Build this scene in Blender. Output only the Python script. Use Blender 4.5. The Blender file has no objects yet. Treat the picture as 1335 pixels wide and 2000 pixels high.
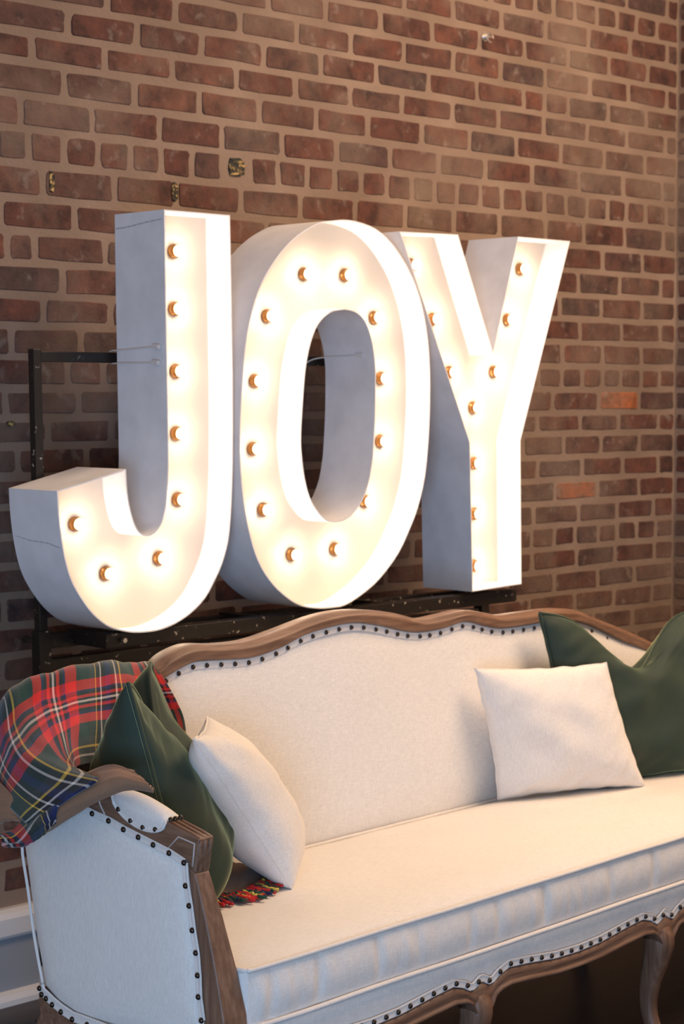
import bpy, bmesh, math, random
from mathutils import Vector, Matrix, noise
random.seed(7)
SC = bpy.context.scene
COL = SC.collection
# ------------------------------------------------------------------ camera
cam_d = bpy.data.cameras.new('camera')
cam_d.sensor_fit = 'VERTICAL'; cam_d.sensor_height = 36.0
cam_d.lens = 3800.0 / 2000.0 * 36.0
cam_d.clip_start = 0.05
cam_d.dof.use_dof = True; cam_d.dof.focus_distance = 3.4; cam_d.dof.aperture_fstop = 8.0
cam = bpy.data.objects.new('camera', cam_d); COL.objects.link(cam)
cam.location = (0, 0, 1.394)
cam.rotation_euler = (math.radians(90) - math.atan(230 / 3800.0), 0, 0)
SC.camera = cam
# ------------------------------------------------------------------ view + world
SC.view_settings.view_transform = 'Standard'; SC.view_settings.look = 'None'
SC.view_settings.gamma = 1.0; SC.view_settings.use_curve_mapping = False
SC.view_settings.exposure = 0.0
wd = bpy.data.worlds.new('room_ambient'); SC.world = wd; wd.use_nodes = True
wd.node_tree.nodes['Background'].inputs[0].default_value = (0.95, 0.79, 0.70, 1)
wd.node_tree.nodes['Background'].inputs[1].default_value = 0.39
# local frames: wall frame (u along the back wall, v into the wall) and sofa frame (u along the seat, v to its back)
WO, WA = Vector((-0.7718, 4.4020, 0)), math.radians(44.9583)
SO, SA = Vector((-0.1593, 3.1765, 0)), math.radians(47.7706)
class Fr:
    def __init__(s, O, a):
        s.O, s.a = O, a
        s.M = Matrix.Translation(O) @ Matrix.Rotation(a, 4, 'Z')
    def P(s, p): return s.M @ Vector(p)
W = Fr(WO, WA); S = Fr(SO, SA)
def area(name, loc, target, size, power, color, sy=None):
    l = bpy.data.lights.new(name, 'AREA'); l.energy = power; l.color = color; l.size = size
    if sy: l.shape = 'RECTANGLE'; l.size_y = sy
    o = bpy.data.objects.new(name, l); COL.objects.link(o); o.location = loc
    o.rotation_euler = (Vector(target) - Vector(loc)).to_track_quat('-Z', 'Y').to_euler()
    return o
area('window_daylight', S.P((-2.95, -2.55, 0.75)), S.P((0.2, 0.1, 0.45)), 1.5, 100, (0.36, 0.62, 1.0), 1.3)
area('added_warm_fill', W.P((1.7, -1.85, 3.15)), W.P((1.6, -1.15, 0.0)), 1.6, 108, (1.0, 0.70, 0.46), 1.6)  # added overhead fill, standing in for the letters' warm light on the seat
# ------------------------------------------------------------------ helpers
BASE = {}
def tag(o, label=None, cat=None, group=None, kind=None):
    if label: o['label'] = label
    if cat: o['category'] = cat
    if group: o['group'] = group
    if kind: o['kind'] = kind
    return o
def root(name, fr, base, label, cat, group=None):
    o = bpy.data.objects.new(name, None); COL.objects.link(o)
    o.empty_display_size = 0.1
    o.location = fr.P(base); o.rotation_euler = (0, 0, fr.a)
    BASE[o.name] = Vector(base)
    return tag(o, label, cat, group)
def base_of(o):
    while o.parent: o = o.parent
    return BASE[o.name]
def mesh(name, vs, fs, m, parent=None, smooth=False, fr=None, base=None, uv=None):
    """verts are frame coordinates; the parent's base is subtracted"""
    b = base_of(parent) if parent else Vector(base or (0, 0, 0))
    me = bpy.data.meshes.new(name)
    me.from_pydata([tuple(Vector(v) - b) for v in vs], [], fs)
    if uv:
        ul = me.uv_layers.new(name='uv')
        for lp in me.loops: ul.data[lp.index].uv = uv[lp.vertex_index]
    if smooth:
        for p in me.polygons: p.use_smooth = True
    me.materials.append(m); me.update()
    o = bpy.data.objects.new(name, me); COL.objects.link(o)
    if parent: o.parent = parent
    else:
        o.location = fr.P(b); o.rotation_euler = (0, 0, fr.a); BASE[o.name] = b
    return o
def fixn(o):
    bm = bmesh.new(); bm.from_mesh(o.data); bmesh.ops.recalc_face_normals(bm, faces=bm.faces); bm.to_mesh(o.data); bm.free(); return o
def bevel(o, w, seg=2, ang=35):
    md = o.modifiers.new('bevel', 'BEVEL'); md.width = w; md.segments = seg; md.limit_method = 'ANGLE'; md.angle_limit = math.radians(ang); return o
def box(p0, p1):
    (a, b, c), (d, e, f) = p0, p1
    return ([(a,b,c),(d,b,c),(d,e,c),(a,e,c),(a,b,f),(d,b,f),(d,e,f),(a,e,f)],
            [(3,2,1,0),(4,5,6,7),(0,1,5,4),(1,2,6,5),(2,3,7,6),(3,0,4,7)])
def merge(parts):
    V, F = [], []
    for v, f in parts:
        n = len(V); V += list(v); F += [tuple(i + n for i in q) for q in f]
    return V, F
def frames(path, closed=False):
    path = [Vector(p) for p in path]; n = len(path); out = []
    nrm = None
    for i in range(n):
        a = path[i-1] if (i or closed) else path[0]; b = path[(i+1) % n] if (i < n-1 or closed) else path[-1]
        t = (b - a)
        t = t.normalized() if t.length > 1e-9 else Vector((1,0,0))
        if nrm is None:
            nrm = t.orthogonal().normalized()
        nrm = (nrm - t * nrm.dot(t))
        nrm = nrm.normalized() if nrm.length > 1e-6 else t.orthogonal().normalized()
        out.append((path[i], nrm.copy(), t.cross(nrm)))
    return out
def tube(path, r, k=8, closed=False, cap=True):
    fr_ = frames(path, closed); V, F = [], []; n = len(fr_)
    for i, (p, a, b) in enumerate(fr_):
        rr = r(i/(max(1,n-1))) if callable(r) else r
        for j in range(k):
            t = 2*math.pi*j/k; V.append(p + a*math.cos(t)*rr + b*math.sin(t)*rr)
    m = n if closed else n-1
    for i in range(m):
        for j in range(k):
            F.append((i*k+j, i*k+(j+1)%k, ((i+1)%n)*k+(j+1)%k, ((i+1)%n)*k+j))
    if cap and not closed:
        F.append(tuple(reversed(range(k)))); F.append(tuple((n-1)*k+j for j in range(k)))
    return V, F
def ribbon(path, nrm, width, thick):
    """flat rounded band along path; nrm = outward normal"""
    path = [Vector(p) for p in path]; nrm = Vector(nrm).normalized(); V, F = [], []; n = len(path)
    prof = [(-.5,0),(-.5,.6),(-.42,1),(-.3,.75),(.3,.75),(.42,1),(.5,.6),(.5,0)]
    for i in range(n):
        t = (path[min(n-1,i+1)] - path[max(0,i-1)]).normalized(); s = t.cross(nrm).normalized()
        for (x, y) in prof: V.append(path[i] + s*x*width + nrm*y*thick)
    k = len(prof)
    for i in range(n-1):
        for j in range(k-1): F.append((i*k+j, i*k+j+1, (i+1)*k+j+1, (i+1)*k+j))
    return V, F
def prism(poly, x0, x1, ax='u'):
    """2D polygon (a,b) extruded: ax 'u' -> (x,a,b), 'v' -> (a,x,b)"""
    n = len(poly); V = []
    for x in (x0, x1):
        for a, b in poly: V.append((x, a, b) if ax == 'u' else (a, x, b))
    F = [tuple(range(n)), tuple(reversed(range(n, 2*n)))]
    for i in range(n): j = (i+1) % n; F.append((i, i+n, j+n, j))
    return V, F
def cr(p0, p1, p2, p3, t):
    return 0.5*((2*p1)+(-p0+p2)*t+(2*p0-5*p1+4*p2-p3)*t*t+(-p0+3*p1-3*p2+p3)*t*t*t)
def spline(pts, k):
    P = [Vector(p) for p in pts]; n = len(P); out = []
    for i in range(n-1):
        a, b, c, d = P[max(0,i-1)], P[i], P[i+1], P[min(n-1,i+2)]
        for j in range(k): out.append(cr(a,b,c,d,j/k))
    out.append(P[-1]); return out
def lerp_at(pts, x):
    if x <= pts[0][0]: return pts[0][1]
    for (a, b), (c, d) in zip(pts, pts[1:]):
        if x <= c: return b + (d-b)*(x-a)/(c-a)
    return pts[-1][1]
def grid_surf(ctrl, k):
    rows = [spline(r, k) for r in ctrl]; cols = list(zip(*rows)); cols = [spline(c, k) for c in cols]
    return [list(r) for r in zip(*cols)]
# ------------------------------------------------------------------ materials
def mat(name, col, rough=.6, metal=0.0):
    m = bpy.data.materials.new(name); m.use_nodes = True
    b = m.node_tree.nodes['Principled BSDF']
    b.inputs['Base Color'].default_value = (*col, 1); b.inputs['Roughness'].default_value = rough; b.inputs['Metallic'].default_value = metal
    return m
def nd(m, t, **kw):
    n = m.node_tree.nodes.new(t)
    for k, v in kw.items():
        if k in ('operation','blend_type','data_type','interpolation','feature','noise_dimensions','bands_direction','wave_type'): setattr(n, k, v)
        else: n.inputs[k.replace('_',' ')].default_value = v
    return n
def lk(m, a, ao, b, bi): m.node_tree.links.new(a.outputs[ao], b.inputs[bi])
def bsdf(m): return m.node_tree.nodes['Principled BSDF']
def ramp(m, stops, interp='LINEAR'):
    r = m.node_tree.nodes.new('ShaderNodeValToRGB'); cr_ = r.color_ramp; cr_.interpolation = interp
    while len(cr_.elements) > 1: cr_.elements.remove(cr_.elements[-1])
    cr_.elements[0].position = stops[0][0]; cr_.elements[0].color = (*stops[0][1], 1)
    for p, c in stops[1:]:
        e = cr_.elements.new(p); e.color = (*c, 1)
    return r
def coords(m, scale=(1,1,1), out='Object'):
    tc = nd(m, 'ShaderNodeTexCoord'); mp = nd(m, 'ShaderNodeMapping'); mp.inputs['Scale'].default_value = scale
    lk(m, tc, out, mp, 'Vector'); return mp
def mixc(m, a, b, fac, bt='MIX'):
    n = nd(m, 'ShaderNodeMix', data_type='RGBA', blend_type=bt)
    for src, idx in ((fac, 0), (a, 6), (b, 7)):
        if isinstance(src, tuple) and isinstance(src[0], bpy.types.Node): m.node_tree.links.new(src[0].outputs[src[1]], n.inputs[idx])
        elif isinstance(src, (int, float)): n.inputs[idx].default_value = src
        else: n.inputs[idx].default_value = (*src, 1)
    return n
def bumpn(m, node, out, strength, dist):
    b = nd(m, 'ShaderNodeBump'); b.inputs['Strength'].default_value = strength; b.inputs['Distance'].default_value = dist
    lk(m, node, out, b, 'Height'); lk(m, b, 'Normal', bsdf(m), 'Normal'); return b
def linen(name, col, col2, sheen=.1):
    m = mat(name, col, .9); mp = coords(m)
    n1 = nd(m, 'ShaderNodeTexNoise', Scale=9.0, Detail=3.0); lk(m, mp, 'Vector', n1, 'Vector')
    mpa = coords(m, (60, 700, 700)); na = nd(m, 'ShaderNodeTexNoise', Scale=1.0, Detail=2.0); lk(m, mpa, 'Vector', na, 'Vector')
    mpb = coords(m, (700, 500, 60)); nb = nd(m, 'ShaderNodeTexNoise', Scale=1.0, Detail=2.0); lk(m, mpb, 'Vector', nb, 'Vector')
    w = mixc(m, (na, 'Fac'), (nb, 'Fac'), .5)
    a = mixc(m, col, col2, (n1, 'Fac'))
    wr = ramp(m, [(.35, (.86,.86,.86)), (.65, (1.06,1.06,1.06))]); lk(m, w, 2, wr, 'Fac')
    c = mixc(m, (a, 2), (wr, 'Color'), 1.0, 'MULTIPLY'); lk(m, c, 2, bsdf(m), 'Base Color')
    bumpn(m, w, 2, .25, .001)
    bsdf(m).inputs['Sheen Weight'].default_value = sheen
    return m
M = {}
M['linen'] = linen('natural_linen', (.80,.76,.71), (.765,.725,.675))
M['pillow'] = linen('cream_cotton', (.84,.79,.73), (.78,.73,.675))
M['piping'] = linen('linen_piping', (.78,.735,.69), (.70,.66,.62))
def velvet():
    m = mat('green_velvet', (.02,.06,.045), .75); mp = coords(m)
    n1 = nd(m, 'ShaderNodeTexNoise', Scale=5.0, Detail=4.0); lk(m, mp, 'Vector', n1, 'Vector')
    r = ramp(m, [(.3,(.009,.024,.017)),(.7,(.022,.042,.026))]); lk(m, n1, 'Fac', r, 'Fac'); lk(m, r, 'Color', bsdf(m), 'Base Color')
    bsdf(m).inputs['Sheen Weight'].default_value = .95; bsdf(m).inputs['Sheen Roughness'].default_value = .32
    bsdf(m).inputs['Sheen Tint'].default_value = (.55,.58,.28,1)
    bumpn(m, n1, 'Fac', .25, .01); return m
M['velvet'] = velvet()
def wood(name, sc):
    m = mat(name, (.2,.11,.07), .5); mp = coords(m, sc); n1 = nd(m, 'ShaderNodeTexNoise', Scale=1.2, Detail=6.0, Roughness=.6); lk(m, mp, 'Vector', n1, 'Vector')
    r = ramp(m, [(.25,(.10,.05,.030)),(.5,(.18,.095,.058)),(.72,(.26,.15,.095)),(.86,(.36,.26,.19))]); lk(m, n1, 'Fac', r, 'Fac')
    lk(m, r, 'Color', bsdf(m), 'Base Color'); bumpn(m, n1, 'Fac', .25, .002); return m
M['wood'] = wood('washed_oak', (5, 90, 60))
M['wood_up'] = wood('washed_oak_upright', (90, 90, 6))
M['wood_arm'] = wood('washed_oak_arm', (90, 7, 60))
M['wash'] = mat('white_wash_in_carving', (.5,.42,.38), .7)
M['nail'] = mat('antique_bronze', (.06,.045,.035), .32, .9)
def white_metal():
    m = mat('white_painted_metal', (.80,.79,.80), .45); mp = coords(m); n1 = nd(m, 'ShaderNodeTexNoise', Scale=14.0, Detail=5.0); lk(m, mp, 'Vector', n1, 'Vector')
    r = ramp(m, [(.3,(.72,.71,.72)),(.6,(.81,.80,.81)),(.8,(.85,.84,.85))]); lk(m, n1, 'Fac', r, 'Fac'); lk(m, r, 'Color', bsdf(m), 'Base Color'); bumpn(m, n1, 'Fac', .12, .004); return m
M['metal'] = white_metal()
M['face'] = mat('glow_toned_face_panel', (.70,.61,.53), .5)  # panel is white; the bulbs' peach glow is painted into a darkened colour
def black_metal():
    m = mat('chipped_black_steel', (.02,.017,.015), .42, .3); mp = coords(m); n1 = nd(m, 'ShaderNodeTexNoise', Scale=70.0, Detail=3.0); lk(m, mp, 'Vector', n1, 'Vector')
    r = ramp(m, [(.0,(.018,.014,.012)),(.66,(.028,.022,.018)),(.69,(.45,.39,.31))]); lk(m, n1, 'Fac', r, 'Fac'); lk(m, r, 'Color', bsdf(m), 'Base Color'); return m
M['steel'] = black_metal()
M['zinc'] = mat('zinc_bolt', (.7,.66,.6), .3, .9)
M['brass'] = mat('brass_socket', (.30,.15,.055), .35, 1.0)
M['tie'] = mat('white_nylon', (.7,.68,.66), .4)
M['seam'] = mat('caulked_seam', (.5,.49,.5), .6)
bl = bpy.data.materials.new('lit_bulb_glass'); bl.use_nodes = True; bt = bl.node_tree; bt.nodes.clear()
_o = bt.nodes.new('ShaderNodeOutputMaterial'); _e = bt.nodes.new('ShaderNodeEmission'); _e.inputs[0].default_value = (1.0,.80,.58,1); _e.inputs[1].default_value = 100.0
bt.links.new(_e.outputs[0], _o.inputs[0]); M['bulb'] = bl
def mortar():
    m = mat('lime_mortar', (.4,.32,.26), .95); mp = coords(m)
    n1 = nd(m, 'ShaderNodeTexNoise', Scale=3.2, Detail=6.0); lk(m, mp, 'Vector', n1, 'Vector')
    r = ramp(m, [(.25,(.175,.120,.087)),(.5,(.225,.158,.117)),(.75,(.29,.21,.158))]); lk(m, n1, 'Fac', r, 'Fac'); lk(m, r, 'Color', bsdf(m), 'Base Color')
    n2 = nd(m, 'ShaderNodeTexNoise', Scale=90.0, Detail=6.0); lk(m, mp, 'Vector', n2, 'Vector'); bumpn(m, n2, 'Fac', .5, .004); return m
M['mortar'] = mortar()
def brick(name, stops, wallspace=True):
    m = mat(name, (.2,.08,.05), .9)
    oi = nd(m, 'ShaderNodeObjectInfo'); ge = nd(m, 'ShaderNodeNewGeometry')
    ad = nd(m, 'ShaderNodeMath', operation='ADD'); lk(m, oi, 'Random', ad, 0); lk(m, ge, 'Random Per Island', ad, 1)
    fr_ = nd(m, 'ShaderNodeMath', operation='FRACT'); lk(m, ad, 0, fr_, 0)
    r = ramp(m, stops); lk(m, fr_, 0, r, 'Fac')
    # blotches and mortar smears, in world position so they run on across neighbouring bricks
    n1 = nd(m, 'ShaderNodeTexNoise', Scale=17.0, Detail=7.0, Roughness=.65); lk(m, ge, 'Position', n1, 'Vector')
    b1 = ramp(m, [(.36,(.46,.46,.48)),(.5,(.93,.88,.86)),(.58,(1.08,.98,.92)),(.72,(1.55,1.35,1.15))]); lk(m, n1, 'Fac', b1, 'Fac')
    c1 = mixc(m, (r, 'Color'), (b1, 'Color'), 1.0, 'MULTIPLY')
    n2 = nd(m, 'ShaderNodeTexNoise', Scale=2.1, Detail=8.0, Roughness=.62); lk(m, ge, 'Position', n2, 'Vector')
    s2 = ramp(m, [(.47,(0,0,0)),(.66,(.8,.8,.8))]); lk(m, n2, 'Fac', s2, 'Fac')
    c2 = mixc(m, (c1, 2), (.19,.135,.10), (s2, 'Color')); 
    n3 = nd(m, 'ShaderNodeTexNoise', Scale=26.0, Detail=6.0); lk(m, ge, 'Position', n3, 'Vector')
    s3 = ramp(m, [(.60,(0,0,0)),(.76,(.45,.45,.45))]); lk(m, n3, 'Fac', s3, 'Fac')
    c3 = mixc(m, (c2, 2), (.30,.24,.20), (s3, 'Color')); lk(m, c3, 2, bsdf(m), 'Base Color')
    n4 = nd(m, 'ShaderNodeTexNoise', Scale=120.0, Detail=4.0); lk(m, ge, 'Position', n4, 'Vector'); bumpn(m, n4, 'Fac', .5, .004)
    return m
M['brick'] = brick('old_red_brick', [(0,(0.084,0.033,0.024)),(.2,(0.104,0.038,0.026)),(.4,(0.078,0.035,0.027)),(.55,(0.120,0.047,0.032)),(.7,(0.070,0.040,0.035)),(.82,(0.100,0.052,0.040)),(.93,(0.088,0.035,0.025)),(1,(0.132,0.061,0.042))])
M['brick_orange'] = brick('orange_brick', [(0,(.33,.10,.035)),(1,(.36,.115,.04))])
M['brick_dark'] = brick('burnt_brick', [(0,(.06,.04,.036)),(1,(.075,.035,.03))])
def gold():
    m = mat('crumbled_cavity', (.02,.02,.015), .8); mp = coords(m); n1 = nd(m, 'ShaderNodeTexNoise', Scale=110.0, Detail=3.0); lk(m, mp, 'Vector', n1, 'Vector')
    r = ramp(m, [(.42,(.012,.014,.012)),(.55,(.06,.045,.02)),(.66,(.5,.33,.12))]); lk(m, n1, 'Fac', r, 'Fac'); lk(m, r, 'Color', bsdf(m), 'Base Color'); bumpn(m, n1, 'Fac', .8, .006); return m
M['cavity'] = gold()
M['base'] = mat('grey_white_trim_paint', (.60,.58,.57), .5)
M['basegrey'] = mat('grey_trim_paint', (.27,.28,.30), .55)
def floor_m():
    m = mat('dark_stained_boards', (.02,.01,.008), .35); mp = coords(m, (1,1,1), 'Generated')
    mp = coords(m, (2.0, 30, 1)); n1 = nd(m, 'ShaderNodeTexNoise', Scale=1.5, Detail=6.0); lk(m, mp, 'Vector', n1, 'Vector')
    r = ramp(m, [(.3,(.009,.005,.004)),(.7,(.024,.013,.010))]); lk(m, n1, 'Fac', r, 'Fac'); lk(m, r, 'Color', bsdf(m), 'Base Color'); return m
M['floor'] = floor_m()
def tartan():
    m = mat('tartan_wool', (.3,.03,.03), .95)
    tc = nd(m, 'ShaderNodeTexCoord'); sp = nd(m, 'ShaderNodeSeparateXYZ'); lk(m, tc, 'UV', sp, 'Vector')
    R=(.58,.014,.010); G=(.006,.034,.024); K=(.006,.006,.009); N=(.006,.014,.08); Y=(.65,.42,.05); Wt=(.62,.55,.5); Dg=(.03,.045,.035)
    sett = [(R,17),(N,4),(K,5),(R,5),(K,4),(Wt,3),(K,5),(R,5),(K,5),(N,4),(R,15),(G,22),(Dg,11),(Y,3),(K,8),(Wt,3),(K,8),(N,9),(K,7),(Wt,2),(K,7),(Y,2),(Dg,11),(G,22)]
    tot = sum(w for _, w in sett); stops, acc = [], 0
    for c, w in sett: stops.append((acc/tot, c)); acc += w
    rs = []
    for ax, off in (('X', 0.05), ('Y', .29)):
        mu = nd(m, 'ShaderNodeMath', operation='MULTIPLY'); lk(m, sp, ax, mu, 0); mu.inputs[1].default_value = 1/.27
        ad = nd(m, 'ShaderNodeMath', operation='ADD'); lk(m, mu, 0, ad, 0); ad.inputs[1].default_value = off + 5
        fr_ = nd(m, 'ShaderNodeMath', operation='FRACT'); lk(m, ad, 0, fr_, 0)
        r = ramp(m, stops, 'CONSTANT'); lk(m, fr_, 0, r, 'Fac'); rs.append(r)
    c = mixc(m, (rs[0], 'Color'), (rs[1], 'Color'), .5)
    n1 = nd(m, 'ShaderNodeTexNoise', Scale=500.0, Detail=2.0); lk(m, tc, 'UV', n1, 'Vector')
    v = ramp(m, [(.3,(.85,.85,.85)),(.7,(1.35,1.35,1.35))]); lk(m, n1, 'Fac', v, 'Fac')
    c2 = mixc(m, (c, 2), (v, 'Color'), 1.0, 'MULTIPLY'); lk(m, c2, 2, bsdf(m), 'Base Color')
    bsdf(m).inputs['Sheen Weight'].default_value = .25; bumpn(m, n1, 'Fac', .3, .002); return m
M['tartan'] = tartan()
M['brown'] = linen('brown_wool_reverse', (.27,.145,.082), (.22,.118,.066), .2)
for k, c in (('red',(.5,.02,.02)),('green',(.012,.06,.035)),('navy',(.015,.02,.08)),('yellow',(.6,.45,.08)),('brownwool',(.1,.06,.045))): M[k] = mat(k+'_yarn', c, .95)
# ------------------------------------------------------------------ measured outlines (metres)
J_OUT = [(0.1495,1.7916),(0.3397,1.7918),(0.3435,1.6254),(0.3471,1.4054),(0.3465,1.2679),(0.3447,1.2036),(0.3397,1.1256),(0.3317,1.0661),(0.3131,1.0153),(0.2901,0.9778),(0.2628,0.9419),(0.2238,0.913),(0.1794,0.8928),(0.1357,0.8819),(0.097,0.8797),(0.0602,0.8817),(0.0295,0.8877),(-0.0077,0.8997),(-0.043,0.9234),(-0.0724,0.9538),(-0.1027,0.997),(-0.1195,1.0377),(-0.1308,1.0864),(-0.1381,1.1389),(-0.1414,1.1942),(0.0408,1.2349),(0.0446,1.1844),(0.0526,1.1468),(0.065,1.1133),(0.0803,1.096),(0.0987,1.0907),(0.1172,1.0964),(0.1345,1.1122),(0.1448,1.1385),(0.1508,1.1717),(0.1556,1.2306),(0.156,1.2941),(0.1531,1.4936),(0.1511,1.6182)]
O_OUT = [(0.6888,1.8036),(0.7384,1.8031),(0.8047,1.7896),(0.8598,1.7591),(0.9096,1.7123),(0.9473,1.6586),(0.9772,1.5902),(0.9942,1.5127),(1.0002,1.4256),(0.9987,1.3389),(0.9915,1.2509),(0.9806,1.184),(0.9584,1.1189),(0.9308,1.0683),(0.8869,1.0051),(0.8238,0.949),(0.7635,0.9147),(0.7025,0.8915),(0.6562,0.8884),(0.6089,0.8909),(0.5573,0.9009),(0.513,0.9222),(0.4678,0.9562),(0.4297,0.9999),(0.4031,1.0529),(0.3815,1.1261),(0.3694,1.2029),(0.3651,1.2906),(0.3734,1.4227),(0.3877,1.5262),(0.413,1.6062),(0.4454,1.6627),(0.4924,1.717),(0.5474,1.7596),(0.6098,1.7903),(0.6499,1.7988)]
O_IN = [(0.7,1.5934),(0.7386,1.587),(0.7682,1.566),(0.7892,1.5262),(0.8008,1.4762),(0.8035,1.4247),(0.8018,1.3405),(0.7958,1.2587),(0.7914,1.2281),(0.7809,1.1852),(0.7598,1.1442),(0.7328,1.1158),(0.7025,1.0988),(0.6699,1.0942),(0.6377,1.1005),(0.6091,1.1235),(0.5858,1.1543),(0.5693,1.2003),(0.5595,1.2588),(0.558,1.3004),(0.5647,1.3833),(0.573,1.4533),(0.5896,1.5139),(0.6129,1.556),(0.6447,1.5806),(0.6735,1.5911)]
Y_OUT = [(0.9044,1.7896),(1.1179,1.7945),(1.2539,1.503),(1.3515,1.8026),(1.5673,1.8026),(1.3664,1.2729),(1.3738,0.8949),(1.177,0.8888),(1.1638,1.2718)]
J_BULB = [(0.2413,1.7106),(0.242,1.5832),(0.2455,1.4451),(0.2461,1.3064),(0.2496,1.1589),(-0.0371,1.1175),(0.0446,1.006),(0.1939,1.0304)]
O_BULB = [(0.6412,1.6773),(0.7782,1.6808),(0.8797,1.5817),(0.9035,1.433),(0.902,1.2781),(0.8479,1.131),(0.7434,1.0199),(0.5998,1.0146),(0.5079,1.1252),(0.4761,1.2676),(0.4831,1.4247),(0.5222,1.5753)]
Y_BULB = [(1.0298,1.7177),(1.1085,1.5845),(1.1734,1.4503),(1.3469,1.4531),(1.4019,1.5912),(1.4535,1.7267),(1.2657,1.3594),(1.2707,1.2142),(1.2716,1.0817),(1.2725,0.9448)]
CORNER = 2.5940
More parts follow.
